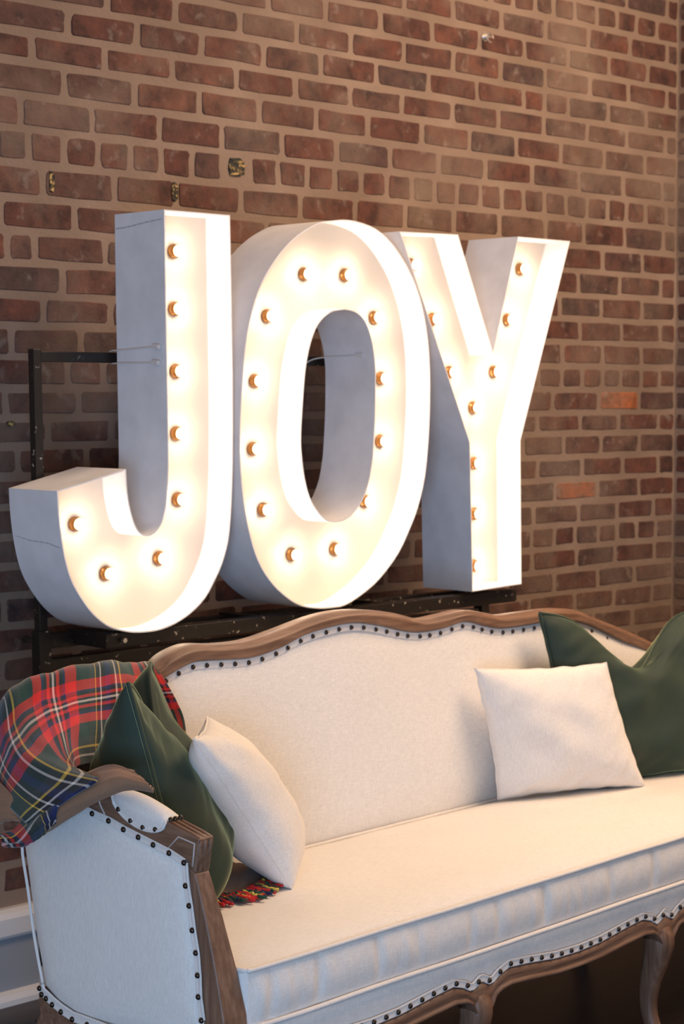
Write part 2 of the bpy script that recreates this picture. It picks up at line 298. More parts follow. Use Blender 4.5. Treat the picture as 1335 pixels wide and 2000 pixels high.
ROWS = [
 (-22,3.4713,3.5401,[-1.17,-1.061,-0.957,-0.848,-0.747,-0.647,-0.549,-0.443,-0.331,-0.221,-0.114,-0.003,0.096,0.195,0.295,0.407,0.517,0.626,0.736,0.836,0.938,1.044,1.153,1.263,1.374,1.473,1.579,1.687,1.791,1.891,1.995,2.094,2.205,2.316,2.422,2.523]),
 (-21,3.4023,3.4713,[-1.34,-1.129,-0.921,-0.71,-0.501,-0.297,-0.093,0.115,0.319,0.526,0.74,0.943,1.145,1.357,1.563,1.773,1.982,2.189,2.407]),
 (-20,3.3333,3.4023,[-1.271,-1.066,-0.854,-0.64,-0.433,-0.219,-0.008,0.199,0.41,0.626,0.829,1.031,1.237,1.451,1.662,1.867,2.074,2.279,2.488]),
 (-19,3.2641,3.3333,[-1.357,-1.144,-0.927,-0.725,-0.519,-0.316,-0.113,0.093,0.31,0.524,0.733,0.949,1.161,1.375,1.582,1.786,1.995,2.199,2.407]),
 (-18,3.1948,3.2641,[-1.267,-1.055,-0.85,-0.635,-0.418,-0.201,0.012,0.218,0.421,0.638,0.847,1.052,1.254,1.457,1.661,1.873,2.077,2.28,2.489]),
 (-17,3.1254,3.1948,[-1.356,-1.146,-0.944,-0.733,-0.528,-0.319,-0.103,0.098,0.304,0.512,0.714,0.923,1.128,1.344,1.559,1.769,1.971,2.176,2.382]),
 (-16,3.0559,3.1254,[-1.268,-1.06,-0.857,-0.64,-0.425,-0.221,-0.007,0.21,0.418,0.634,0.846,1.06,1.274,1.484,1.687,1.892,2.107,2.323]),
 (-15,2.9862,3.0559,[-1.178,-1.067,-0.969,-0.871,-0.763,-0.661,-0.559,-0.454,-0.354,-0.252,-0.152,-0.05,0.058,0.17,0.282,0.39,0.487,0.598,0.697,0.81,0.917,1.015,1.114,1.221,1.327,1.436,1.548,1.648,1.745,1.856,1.953,2.064,2.163,2.273,2.382,2.493]),
 (-14,2.9165,2.9862,[-1.244,-1.039,-0.836,-0.623,-0.417,-0.202,0.001,0.21,0.42,0.622,0.825,1.036,1.245,1.461,1.672,1.876,2.083,2.297,2.507]),
 (-13,2.8466,2.9165,[-1.158,-0.953,-0.741,-0.532,-0.316,-0.112,0.092,0.299,0.504,0.714,0.931,1.134,1.337,1.549,1.765,1.975,2.183,2.398]),
 (-12,2.7766,2.8466,[-1.255,-1.045,-0.84,-0.628,-0.413,-0.21,0.007,0.221,0.426,0.641,0.846,1.05,1.259,1.466,1.676,1.892,2.105,2.307,2.514]),
 (-11,2.7065,2.7766,[-1.154,-0.95,-0.736,-0.52,-0.31,-0.104,0.106,0.313,0.527,0.744,0.956,1.169,1.38,1.586,1.803,2.012,2.228,2.434]),
 (-10,2.6363,2.7065,[-1.247,-1.035,-0.829,-0.614,-0.404,-0.196,0.009,0.221,0.425,0.628,0.832,1.047,1.251,1.467,1.675,1.885,2.093,2.304,2.507]),
 (-9,2.5659,2.6363,[-1.225,-1.022,-0.814,-0.604,-0.396,-0.181,0.021,0.226,0.431,0.635,0.837,1.055,1.272,1.485,1.697,1.904,2.119,2.322,2.533]),
 (-8,2.4955,2.5659,[-1.228,-1.125,-1.024,-0.92,-0.81,-0.697,-0.591,-0.483,-0.383,-0.277,-0.17,-0.072,0.025,0.128,0.235,0.345,0.452,0.554,0.652,0.756,0.862,0.96,1.068,1.167,1.27,1.371,1.473,1.576,1.686,1.784,1.884,1.968,2.068,2.174,2.274,2.371,2.478]),
 (-7,2.4249,2.4955,[-1.183,-0.969,-0.753,-0.54,-0.332,-0.13,0.072,0.274,0.491,0.706,0.913,1.116,1.328,1.527,1.733,1.933,2.135,2.34,2.533]),
 (-6,2.3542,2.4249,[-1.262,-1.057,-0.842,-0.639,-0.426,-0.213,0.003,0.208,0.411,0.614,0.828,1.031,1.235,1.439,1.64,1.835,2.038,2.236,2.433]),
 (-5,2.2834,2.3542,[-1.156,-0.94,-0.725,-0.516,-0.303,-0.1,0.109,0.315,0.522,0.731,0.927,1.122,1.327,1.527,1.73,1.932,2.143,2.334,2.533]),
 (-4,2.2125,2.2834,[-1.281,-1.078,-0.865,-0.663,-0.447,-0.231,-0.018,0.199,0.402,0.605,0.811,1.014,1.22,1.427,1.627,1.834,1.929,2.04,2.234,2.428]),
 (-3,2.1445,2.2125,[-1.344,-1.135,-0.929,-0.725,-0.523,-0.316,-0.11,0.096,0.305,0.51,0.718,0.922,1.12,1.32,1.526,1.723,1.926,2.131,2.328,2.529]),
 (-2,2.0696,2.1445,[-1.273,-1.063,-0.859,-0.644,-0.434,-0.226,-0.02,0.187,0.392,0.597,0.796,0.994,1.187,1.399,1.598,1.801,2.005,2.216,2.422]),
 (-1,1.9945,2.0696,[-1.202,-0.996,-0.784,-0.571,-0.367,-0.152,0.064,0.267,0.468,0.67,0.874,1.07,1.273,1.468,1.666,1.876,2.095,2.312,2.515]),
 (0,1.9171,1.9945,[-1.164,-1.064,-0.954,-0.844,-0.746,-0.634,-0.535,-0.423,-0.317,-0.21,-0.103,-0.004,0.084,0.185,0.283,0.381,0.475,0.571,0.671,0.764,0.859,0.964,1.064,1.162,1.261,1.361,1.453,1.546,1.644,1.738,1.835,1.931,2.034,2.133,2.234,2.329,2.428,2.538]),
 (1,1.8383,1.9171,[-1.335,-1.133,-0.929,-0.714,-0.508,-0.298,-0.089,0.124,0.331,0.518,0.733,0.937,1.139,1.333,1.531,1.729,1.937,2.118,2.32,2.522]),
 (2,1.7640,1.8383,[-1.244,-1.027,-0.819,-0.616,-0.409,-0.196,0.007,0.214,0.417,0.62,0.82,1.01,1.218,1.417,1.613,1.805,2.013,2.211,2.413]),
 (3,1.6919,1.7640,[-1.204,-0.998,-0.791,-0.587,-0.384,-0.181,0.024,0.1,0.302,0.503,0.695,0.904,1.099,1.292,1.501,1.695,1.889,2.091,2.299,2.512]),
 (4,1.6196,1.6919,[-1.273,-1.067,-0.863,-0.658,-0.442,-0.228,-0.014,0.177,0.382,0.583,0.794,0.986,1.185,1.398,1.597,1.801,2.005,2.206,2.414]),
 (5,1.5495,1.6196,[-1.154,-0.942,-0.727,-0.517,-0.3,-0.094,0.123,0.317,0.51,0.722,0.918,1.111,1.302,1.514,1.709,1.907,2.104,2.311,2.512]),
 (6,1.4782,1.5495,[-1.204,-0.999,-0.792,-0.579,-0.375,-0.17,0.032,0.229,0.434,0.631,0.831,1.022,1.222,1.425,1.614,1.819,2.02,2.215,2.413]),
 (7,1.4090,1.4782,[-1.172,-1.07,-0.972,-0.863,-0.752,-0.642,-0.545,-0.433,-0.332,-0.222,-0.124,-0.015,0.093,0.189,0.294,0.405,0.509,0.612,0.717,0.839,0.947,1.045,1.16,1.262,1.373,1.484,1.584,1.696,1.798,1.91,2.018,2.117,2.217,2.308,2.414,2.51]),
 (8,1.3397,1.4090,[-1.238,-1.031,-0.822,-0.609,-0.407,-0.192,0.013,0.222,0.448,0.661,0.875,1.098,1.32,1.548,1.754,1.975,2.199,2.402]),
 (9,1.2761,1.3397,[-1.321,-1.113,-0.911,-0.699,-0.486,-0.269,-0.055,0.131,0.316,0.521,0.707,0.919,1.108,1.316,1.504,1.715,1.905,2.109,2.299,2.505]),
 (10,1.2066,1.2761,[-1.207,-0.991,-0.787,-0.58,-0.374,-0.17,0.046,0.243,0.439,0.647,0.833,1.032,1.242,1.44,1.635,1.838,2.029,2.211,2.406]),
 (11,1.1387,1.2066,[-1.311,-1.096,-0.888,-0.674,-0.46,-0.245,-0.028,0.182,0.396,0.616,0.832,1.047,1.258,1.479,1.696,1.909,2.12,2.321,2.506]),
 (12,1.0708,1.1387,[-1.157,-0.94,-0.731,-0.528,-0.322,-0.118,0.097,0.314,0.528,0.73,0.942,1.157,1.359,1.565,1.777,1.989,2.197,2.405]),
 (13,1.0027,1.0708,[-1.278,-1.07,-0.857,-0.641,-0.43,-0.224,-0.019,0.198,0.413,0.624,0.836,1.046,1.257,1.473,1.684,1.89,2.103,2.294,2.483]),
 (14,0.9345,1.0027,[-1.164,-1.065,-0.958,-0.854,-0.75,-0.642,-0.534,-0.436,-0.338,-0.234,-0.132,-0.025,0.085,0.188,0.295,0.401,0.51,0.619,0.732,0.842,0.942,1.048,1.16,1.262,1.365,1.468,1.571,1.681,1.785,1.882,1.988,2.086,2.201,2.296,2.396,2.496]),
 (15,0.8662,0.9345,[-1.239,-1.03,-0.822,-0.617,-0.415,-0.199,0.005,0.21,0.426,0.634,0.841,1.056,1.258,1.466,1.669,1.885,2.095,2.288,2.491]),
 (16,0.7978,0.8662,[-1.151,-0.947,-0.743,-0.534,-0.316,-0.105,0.108,0.311,0.514,0.72,0.933,1.143,1.357,1.561,1.771,1.988,2.201,2.389]),
 (17,0.7293,0.7978,[-1.263,-1.05,-0.832,-0.615,-0.413,-0.21,-0.007,0.207,0.412,0.614,0.818,1.031,1.234,1.445,1.661,1.872,2.088,2.282,2.481]),
 (18,0.6606,0.7293,[-1.191,-0.978,-0.766,-0.561,-0.345,-0.129,0.081,0.298,0.505,0.713,0.923,1.13,1.337,1.545,1.761,1.971,2.181,2.379]),
 (19,0.5919,0.6606,[-1.166,-0.951,-0.749,-0.532,-0.325,-0.109,0.099,0.313,0.523,0.732,0.938,1.146,1.359,1.569,1.78,1.985,2.197,2.401]),
 (20,0.5230,0.5919,[-1.25,-1.048,-0.833,-0.625,-0.417,-0.208,-0,0.212,0.425,0.642,0.851,1.058,1.264,1.471,1.677,1.884,2.089,2.298,2.505]),
 (21,0.4541,0.5230,[-1.207,-1.108,-0.996,-0.883,-0.786,-0.675,-0.565,-0.466,-0.358,-0.258,-0.159,-0.051,0.051,0.148,0.255,0.361,0.461,0.562,0.674,0.777,0.878,0.982,1.09,1.192,1.29,1.399,1.498,1.595,1.692,1.805,1.909,2.017,2.123,2.235,2.338,2.44,2.548]),
 (22,0.3850,0.4541,[-1.261,-1.051,-0.848,-0.638,-0.43,-0.224,-0.013,0.201,0.409,0.612,0.819,1.024,1.226,1.433,1.636,1.845,2.059,2.272,2.488]),
 (23,0.3158,0.3850,[-1.347,-1.143,-0.94,-0.724,-0.521,-0.31,-0.107,0.1,0.317,0.532,0.745,0.954,1.167,1.383,1.593,1.805,2.021,2.228,2.435]),
 (24,0.2465,0.3158,[-1.268,-1.058,-0.843,-0.63,-0.423,-0.215,-0.012,0.204,0.411,0.62,0.828,1.043,1.247,1.462,1.664,1.877,2.09,2.3,2.513]),
]
ARM_TOP = [(0.4333,0.7046),(0.3451,0.7084),(0.2706,0.7061),(0.1307,0.6788),(0.0526,0.6614),(0.0628,0.6015),(0.0886,0.6239),(0.362,0.6797),(0.4477,0.6962)]
POST = [(0.0886,0.617),(0.0628,0.6015),(0.0376,0.5261),(0.0151,0.4449),(-0.0026,0.3674),(0.046,0.3567),(0.0541,0.437),(0.067,0.5293),(0.0813,0.6044)]
NAIL_ARM = [(0.3554,0.6751),(0.3151,0.6665),(0.272,0.6603),(0.2337,0.6509),(0.1959,0.6435),(0.1586,0.6362),(0.1194,0.6285),(0.0833,0.6179),(0.0799,0.5797),(0.0714,0.5476),(0.0643,0.5076),(0.056,0.4713),(0.0519,0.4343),(0.0503,0.3984),(0.0432,0.3603)]
NAIL_SIDE_BOT = [(0.4641,0.3269),(0.4578,0.317),(0.4456,0.3121),(0.4285,0.3045),(0.4044,0.2967),(0.3736,0.2899),(0.3333,0.2892)]
PANEL = [(0.4274,0.6859),(0.3561,0.6777),(0.0833,0.6205),(0.0786,0.5799),(0.0714,0.5476),(0.0643,0.5076),(0.0513,0.4344),(0.0432,0.3603),(0.036,0.33),(0.3333,0.2892),(0.3735,0.2904),(0.4285,0.3045),(0.4641,0.3269),(0.489,0.4157),(0.5053,0.4972),(0.5217,0.5791),(0.5003,0.6291)]
PAD = [(0.2706,0.7052),(0.2654,0.6944),(0.2483,0.679),(0.2129,0.6692),(0.1638,0.6677),(0.1358,0.6771),(0.1307,0.6805)]
CARVE1 = [(0.1298,0.632),(0.1008,0.6582),(0.0625,0.6521),(0.0677,0.6135)]
CARVE2 = [(0.3057,0.6985),(0.2991,0.6833),(0.2845,0.6648)]
NAIL_PAD = [(0.2592,0.7037),(0.2422,0.6857),(0.1991,0.6699),(0.1541,0.674),(0.1274,0.6832)]
RAIL_TOP = [(0.3111,0.8569),(0.352,0.8801),(0.4145,0.8945),(0.4928,0.8881),(0.5809,0.8872),(0.672,0.9002),(0.7662,0.9171),(0.8471,0.9246),(0.9304,0.9223),(1.0337,0.9069),(1.128,0.885),(1.2143,0.8871),(1.2934,0.8913),(1.3669,0.8791),(1.4262,0.868),(1.5275,0.867),(1.6535,0.8654),(1.7404,0.8532),(1.8299,0.8249),(1.9453,0.7884),(2.0431,0.7553)]
RAIL_LOW = [(0.3262,0.836),(0.3701,0.8506),(0.4161,0.8602),(0.4945,0.8564),(0.5737,0.8526),(0.6539,0.8639),(0.7286,0.884),(0.8085,0.8943),(0.8891,0.8972),(0.9702,0.8845),(1.0573,0.8641),(1.1217,0.8559),(1.1948,0.8576),(1.2754,0.866),(1.3485,0.8499),(1.4135,0.838),(1.5145,0.8365),(1.64,0.8381),(1.7377,0.8232),(1.8159,0.7982),(1.9241,0.7566)]
NAIL_BACK = [(0.3379,0.8372),(0.3723,0.8468),(0.4113,0.855),(0.4495,0.8562),(0.4896,0.8511),(0.5289,0.8471),(0.5687,0.8467),(0.6077,0.8507),(0.6488,0.8574),(0.6842,0.8658),(0.7233,0.8778),(0.7613,0.8851),(0.8031,0.8877),(0.8438,0.8898),(0.8835,0.8914),(0.9237,0.8867),(0.9645,0.8797),(1.0007,0.8742),(1.0374,0.8675),(1.0727,0.8585),(1.1157,0.8487),(1.1502,0.8479),(1.1887,0.8491),(1.2296,0.8537),(1.2692,0.8585),(1.3093,0.8514),(1.3422,0.8436),(1.3794,0.8378),(1.423,0.8351),(1.4611,0.8354),(1.5038,0.8341),(1.5471,0.8328),(1.5909,0.8327),(1.6332,0.8327),(1.6827,0.8272),(1.7307,0.8178),(1.7885,0.7997),(1.8543,0.7741),(1.9168,0.7498)]
BLANKET = [
  [(0.389,0.6512,0.8159),(0.3147,0.581,0.8645),(0.2948,0.5108,0.8352),(0.3072,0.4939,0.7986),(0.3161,0.4805,0.7591),(0.3162,0.4726,0.672)],
  [(0.3275,0.6747,0.8203),(0.2766,0.6012,0.8716),(0.233,0.5346,0.8397),(0.225,0.5173,0.7979),(0.2208,0.5028,0.7508),(0.221,0.4964,0.6826)],
  [(0.2597,0.6894,0.8161),(0.2003,0.5889,0.8775),(0.1592,0.5342,0.843),(0.1309,0.502,0.8012),(0.1092,0.4774,0.7587),(0.1071,0.4754,0.7112)],
  [(0.1733,0.6951,0.8151),(0.1153,0.5785,0.8795),(0.0811,0.5307,0.8425),(0.0501,0.4869,0.8032),(0.0158,0.4466,0.7653),(0.0171,0.4415,0.7236)],
  [(0.107,0.7072,0.8014),(0.0472,0.5857,0.8724),(0.0166,0.5411,0.8298),(-0.0269,0.4663,0.7918),(-0.0645,0.3857,0.7607),(-0.0611,0.3349,0.735)],
  [(0.0469,0.71,0.7588),(-0.0062,0.5974,0.8455),(-0.0416,0.5428,0.7989),(-0.0909,0.4451,0.766),(-0.1097,0.3451,0.7497),(-0.1113,0.2422,0.7458)],
  [(-0.0059,0.7048,0.7173),(-0.0286,0.618,0.8001),(-0.081,0.5378,0.7578),(-0.1202,0.459,0.7273),(-0.1354,0.3695,0.7056),(-0.1319,0.3053,0.6981)],
  [(-0.0405,0.7074,0.6537),(-0.0609,0.6171,0.7263),(-0.102,0.5412,0.7045),(-0.128,0.4786,0.6847),(-0.1422,0.4178,0.6638),(-0.1407,0.3848,0.646)],
]
FOLDB = [
  [(-0.1125,0.3519,0.709),(-0.1238,0.3772,0.6848),(-0.1336,0.4076,0.6549),(-0.1464,0.4344,0.6304),(-0.1585,0.462,0.6237)],
  [(-0.1366,0.3173,0.6909),(-0.1467,0.3409,0.6651),(-0.1473,0.3766,0.6394),(-0.1479,0.4128,0.6204),(-0.159,0.4471,0.617)],
  [(-0.1371,0.3226,0.661),(-0.1402,0.3465,0.6401),(-0.1383,0.3798,0.6203),(-0.1331,0.4175,0.6063),(-0.1412,0.4559,0.6017)],
]
FOLDC = [
  [(-0.1288,0.5282,0.7286),(-0.1362,0.4749,0.7093),(-0.1379,0.4301,0.6867),(-0.1289,0.4105,0.6627)],
  [(-0.1434,0.5099,0.6781),(-0.1442,0.4654,0.6708),(-0.142,0.4323,0.6617),(-0.1335,0.4148,0.6538)],
  [(-0.1457,0.5079,0.6282),(-0.1455,0.4641,0.6412),(-0.1443,0.4339,0.6509),(-0.1354,0.4166,0.6502)],
]
FOLD = [
  [(-0.0623,0.2039,0.7543),(-0.0697,0.2572,0.7598),(-0.0871,0.2973,0.7438),(-0.1022,0.334,0.7188),(-0.1146,0.3676,0.6919),(-0.121,0.3949,0.6683)],
  [(-0.0696,0.1599,0.7403),(-0.0884,0.2096,0.7468),(-0.1085,0.2522,0.7265),(-0.1243,0.2941,0.7002),(-0.135,0.336,0.6711),(-0.1361,0.3681,0.6486)],
  [(-0.0643,0.1531,0.7291),(-0.0777,0.196,0.727),(-0.0976,0.2387,0.7092),(-0.1117,0.2891,0.6822),(-0.1254,0.3314,0.6542),(-0.127,0.3685,0.6327)],
]
# ================================================================== the setting
fl = mesh('floor', *box((-3.2,-6.0,-.06),(4.2,1.0,0)), M['floor'], fr=W); tag(fl, kind='structure')
ztop = ROWS[0][2]
wb = mesh('wall_back', *box((-1.25,0,0),(CORNER+.02,.12,ztop)), M['mortar'], fr=W); tag(wb, kind='structure')
wr = mesh('wall_right', *box((CORNER,-2.6,0),(CORNER+.12,.0,ztop)), M['mortar'], fr=W); tag(wr, kind='structure')
def brick_vf(u0, u1, w0, w1, rnd, out=.002, deep=.02):
    """front at v=-out with chamfer ring and slightly crooked corners"""
    j = lambda s: rnd.uniform(-s, s)
    c = .003
    P = [(u0,w0),(u1,w0),(u1,w1),(u0,w1)]
    ring = []
    for i, (sa, sb) in enumerate(((1,1),(-1,1),(-1,-1),(1,-1))):
        q = rnd.uniform(.0025,.007); x_, y_ = P[i][0]+j(.003), P[i][1]+j(.0022)
        pa, pb = (x_, y_+sb*q), (x_+sa*q, y_)
        ring += [pa, pb] if i in (0,2) else [pb, pa]
        e = P[(i+1)%4]; f_ = rnd.uniform(.35,.65)
        ring.append((P[i][0]*(1-f_)+e[0]*f_+j(.0018), P[i][1]*(1-f_)+e[1]*f_+j(.0018)))
    cu, cw = (u0+u1)/2, (w0+w1)/2
    hu, hw = (u1-u0)/2, (w1-w0)/2
    tilt = j(.0008); n = 12
    V = [(a, 0.002, b) for a, b in ring]
    V += [(cu+(a-cu)*(1-c/hu), -out+tilt*((a-cu)/hu), cw+(b-cw)*(1-c/hw)) for a, b in ring]
    F = []
    for i in range(n): k = (i+1) % n; F.append((i, k, n+k, n+i))
    F.append(tuple(range(n, 2*n)))
    return V, F
def to_px(p):
    d = Vector(p) - Vector((0,0,1.394)); t = math.atan(230/3800.0)
    z = d.y*math.cos(t) - d.z*math.sin(t); y = d.y*math.sin(t) + d.z*math.cos(t)
    return 667.5+3800*d.x/z, 1000-3800*y/z, z
rb = random.Random(11)
cand = []
SPECIAL = {(12,1140):'brick_orange', (12,1230):'brick', (8,1205):'brick_orange2', (8,1280):'brick_dark'}
for (k, w0, w1, js) in ROWS:
    if w1 < .235: continue
    js = [j for j in js if j < CORNER-.03]
    ends = list(zip(js, js[1:])) + [(js[-1], CORNER+.0)]
    for (a, b) in ends:
        g = .0080
        u0, u1 = a+g+rb.uniform(-.0012,.0012), b-g+rb.uniform(-.0012,.0012)
        if u1-u0 < .03: continue
        bw0, bw1 = w0+.0082+rb.uniform(-.0018,.0018), w1-.0082+rb.uniform(-.0015,.0015)
        c = W.P(((u0+u1)/2, 0, (w0+w1)/2)); x, y, z = to_px(c)
        if k == 0 and abs(x-462) < 22: continue
        m = 'brick'
        if k == 12 and 1085 < x < 1168: m = 'brick_orange'
        if k == 8 and 1172 < x < 1245: m = 'brick_orange'
        if k == 8 and x > 1250 or (k == -2 and 915 < x < 1000): m = 'brick_dark'
        px = (u1-u0)*3800/z
        vis = -25 < x < 1340 and -20 < y < 1330
        if vis and y > 1250 and 150 < x: vis = x > 1120 and y < 1300
        # inside the letters' silhouettes
        if vis and (245 < x < 445 and 440 < y < 1180 or 470 < x < 585 and 560 < y < 1120 or 650 < x < 835 and 470 < y < 1050 or 850 < x < 1010 and 640 < y < 1140 or 90 < x < 300 and 1000 < y < 1150 or 540 < x < 760 and (460 < y < 590 or 1030 < y < 1160) or 1010 < x < 1050 and 480 < y < 650 or 810 < x < 880 and 470 < y < 600): vis = False
        cand.append((vis, px, m, (u0,u1,bw0,bw1), x, y))
cand.sort(key=lambda c: (not c[0], -c[1]))
def wall_bricks(wall, items, tr, limit, name='brick'):
    rest = []
    for i, (m, q) in enumerate(items):
        V, F = brick_vf(*q, rb); V = [tr(v) for v in V]
        if i < limit:
            c = sum((Vector(v) for v in V), Vector())/len(V)
            o = mesh(name, [Vector(v)-c for v in V], F, M[m], wall); o.location = c
            fixn(o)
        else: rest.append((V, F))
    if rest:
        V, F = merge(rest); o = fixn(mesh('brick_mass', V, F, M['brick'], wall)); tag(o, kind='stuff')
BASE[wb.name] = Vector((0,0,0)); BASE[wr.name] = Vector((0,0,0))
nvis = sum(1 for c in cand if c[0]); print('visible bricks', nvis, 'total', len(cand))
wall_bricks(wb, [(c[2], c[3]) for c in cand], lambda v: v, min(298, nvis))
# right wall: only its first few centimetres show
right = []
for (k, w0, w1, js) in ROWS:
    if w1 < .235: continue
    off = .0 if k % 2 else .105
    first = .21 - off
    a = .008
    while a < 2.5:
        b = a + (first if a < .01 else .2096) - .012
        right.append((abs(k-4), ('brick', (a, b, w0+.0082, w1-.0082)))); a = b + .012
right.sort(key=lambda r: (r[1][1][0] > .02, r[0]))
tr = lambda v: (CORNER + v[1]*1.0, -v[0], v[2])
wall_bricks(wr, [r[1] for r in right], tr, 40)
# baseboards
bb = mesh('baseboard_back', *box((-1.25,-.018,0),(CORNER,0,.165)), M['basegrey'], fr=W); tag(bb, kind='structure'); bevel(bb,.002)
capo = mesh('cap', [(u,v,w) for u in (-1.25,CORNER) for v,w in ((0,.155),(-.03,.155),(-.034,.162),(-.034,.200),(-.028,.212),(-.016,.219),(0,.219))],
     [tuple(range(7)), tuple(reversed(range(7,14)))]+[(i,i+7,(i+1)%7+7,(i+1)%7) for i in range(7)], M['base'], bb); fixn(capo)
sh = mesh('shoe', [(u,v,w) for u in (-1.25,CORNER) for v,w in ((-.018,0),(-.040,0),(-.039,.012),(-.032,.024),(-.018,.03))],
     [tuple(range(5)), tuple(reversed(range(5,10)))]+[(i,i+5,(i+1)%5+5,(i+1)%5) for i in range(5)], M['base'], bb); fixn(sh)
b2 = mesh('baseboard_right', *box((CORNER-.018,-2.6,0),(CORNER,-.035,.219)), M['base'], fr=W); tag(b2, kind='structure'); bevel(b2,.003)
# crumbled cavities in the brickwork
def cavity(u, w, a, b, n=11, seed=0):
    r_ = random.Random(seed); V = []; 
    for lay, (sc_, v) in enumerate(((1.0,-.0005),(.9,-.0045),(.6,-.0038))):
        for i in range(n):
            t = 2*math.pi*i/n; q = 1/max(abs(math.cos(t)),abs(math.sin(t)))**.7
            rr = r_.uniform(.9,1.08) if lay == 0 else 1
            V.append((u+a*sc_*math.cos(t)*q*rr, v, w+b*sc_*math.sin(t)*q*rr))
    F = []
    for l in (0,n):
        for i in range(n): F.append((l+i, l+(i+1)%n, l+n+(i+1)%n, l+n+i))
    F.append(tuple(range(2*n,3*n)))
    return fixn(mesh('cavity', V, F, M['cavity'], wb))
cavity(0.7171,1.9602,0.028,0.024,seed=1)
cavity(0.1476,1.8811,0.007,0.026,seed=2)
cavity(0.5150,1.8845,0.011,0.024,seed=3)
cavity(0.0271,1.3267,0.012,0.006,seed=5)
# ================================================================== letters
def letter(name, ch, out, inn, bulbs, vf, base, label):
    t = root(name, W, base, label, 'marquee letter', 'lit white marquee letters')
    D, T = .17, .003
    INS = {}
    def loopwall(lp, sgn):
        n = len(lp); off = []
        for i in range(n):
            a, b, c = Vector(lp[i-1]), Vector(lp[i]), Vector(lp[(i+1)%n])
            e1, e2 = (b-a).normalized(), (c-b).normalized(); nn = Vector((e1.y,-e1.x)) + Vector((e2.y,-e2.x)); nn.normalize()
            off.append(b - nn*T*sgn/max(.4, nn.dot(Vector((e1.y,-e1.x)))))
        INS[id(lp)] = [tuple(p) for p in off]
        V = []
        for l_, v in ((lp,vf),(lp,vf+D),(off,vf+D),(off,vf)):
            for p in l_: V.append((p[0], v, p[1]))
        F = []
        for i in range(n):
            j = (i+1)%n
            for q in range(4): r_ = (q+1)%4; F.append((q*n+i, q*n+j, r_*n+j, r_*n+i))
        return V, F
    area_ = sum(out[i-1][0]*out[i][1]-out[i][0]*out[i-1][1] for i in range(len(out)))
    sg = 1 if area_ > 0 else -1
    parts = [loopwall(out, sg)]
    w_ = fixn(mesh('side_wall', *merge(parts), M['metal'], t, True)); w_.data.set_sharp_from_angle(angle=math.radians(28))
    if inn:
        ai = sum(inn[i-1][0]*inn[i][1]-inn[i][0]*inn[i-1][1] for i in range(len(inn)))
        w_ = fixn(mesh('inner_wall', *loopwall(inn, -1 if ai > 0 else 1), M['metal'], t, True)); w_.data.set_sharp_from_angle(angle=math.radians(28))
    for nm, v, th, mm in (('face_panel', vf+.08, .004, M['face']), ('back_cover', vf+D-.006, .004, M['metal'])):
        bm = bmesh.new(); b0 = base_of(t)
        edges = []
        for lp in ([INS[id(out)], INS[id(inn)]] if inn else [INS[id(out)]]):
            vs = [bm.verts.new((p[0]-b0.x, v-b0.y, p[1]-b0.z)) for p in lp]
            for i in range(len(vs)): edges.append(bm.edges.new((vs[i-1], vs[i])))
        res = bmesh.ops.triangle_fill(bm, use_beauty=True, use_dissolve=False, edges=edges)
        fs = [g for g in res['geom'] if isinstance(g, bmesh.types.BMFace)]
        ex = bmesh.ops.extrude_face_region(bm, geom=fs)
        for g in ex['geom']:
            if isinstance(g, bmesh.types.BMVert): g.co.y += th
        bmesh.ops.recalc_face_normals(bm, faces=bm.faces)
        me = bpy.data.meshes.new(nm); bm.to_mesh(me); bm.free(); me.materials.append(mm)
        o = bpy.data.objects.new(nm, me); COL.objects.link(o); o.parent = t
    for (u, w) in bulbs:
        b = bpy.data.objects.new('bulb', BULB_ME); COL.objects.link(b); b.parent = t
        b.location = Vector((u, vf+.08-.0215, w)) - base_of(t); 
        s = bpy.data.objects.new('socket', SOCK_ME); COL.objects.link(s); s.parent = b
    return t
def lathe_me(name, prof, k, m):
    """profile of (radius, v) about the v axis"""
    V, F = [], []
    for r_, v in prof:
        for j in range(k): a = 2*math.pi*j/k; V.append((r_*math.cos(a), v, r_*math.sin(a)))
    for i in range(len(prof)-1):
        for j in range(k): F.append((i*k+j, i*k+(j+1)%k, (i+1)*k+(j+1)%k, (i+1)*k+j))
    F.append(tuple(range(k))); F.append(tuple(reversed(range((len(prof)-1)*k, len(prof)*k))))
    me = bpy.data.meshes.new(name); me.from_pydata(V, [], F); me.materials.append(m)
    for p in me.polygons: p.use_smooth = True
    bm = bmesh.new(); bm.from_mesh(me); bmesh.ops.recalc_face_normals(bm, faces=bm.faces); bm.to_mesh(me); bm.free()
    return me
R_ = .0125
BULB_ME = lathe_me('bulb', [(.0004,-R_)]+[(R_*math.sin(a), -R_*math.cos(a)) for a in [math.pi*i/10 for i in range(1,8)]]+[(.0085,.0125)], 18, M['bulb'])
SOCK_ME = lathe_me('socket', [(.0112,.0055),(.0136,.0045),(.0140,.008),(.0128,.012),(.0138,.015),(.0160,.018),(.0160,.0212),(.004,.0212)], 20, M['brass'])
def sm2(pts, closed=False, k=3):
    if closed: pts = pts[-2:] + pts + pts[:2]
    q = [(p.x, p.y) for p in spline([(a, c, 0) for a, c in pts], k)]
    return q[2*k:-2*k-1+0] if closed else q
J_OUT = [J_OUT[0]] + sm2(J_OUT[1:25]) + sm2(J_OUT[25:])
O_OUT = sm2(O_OUT, True); O_IN = sm2(O_IN, True)
LJ = letter('marquee_letter', 'J', J_OUT, None, J_BULB, -.40, (.10,-.315,.8797), 'tall white metal marquee letter J with eight warm bulbs, nearest the black post')
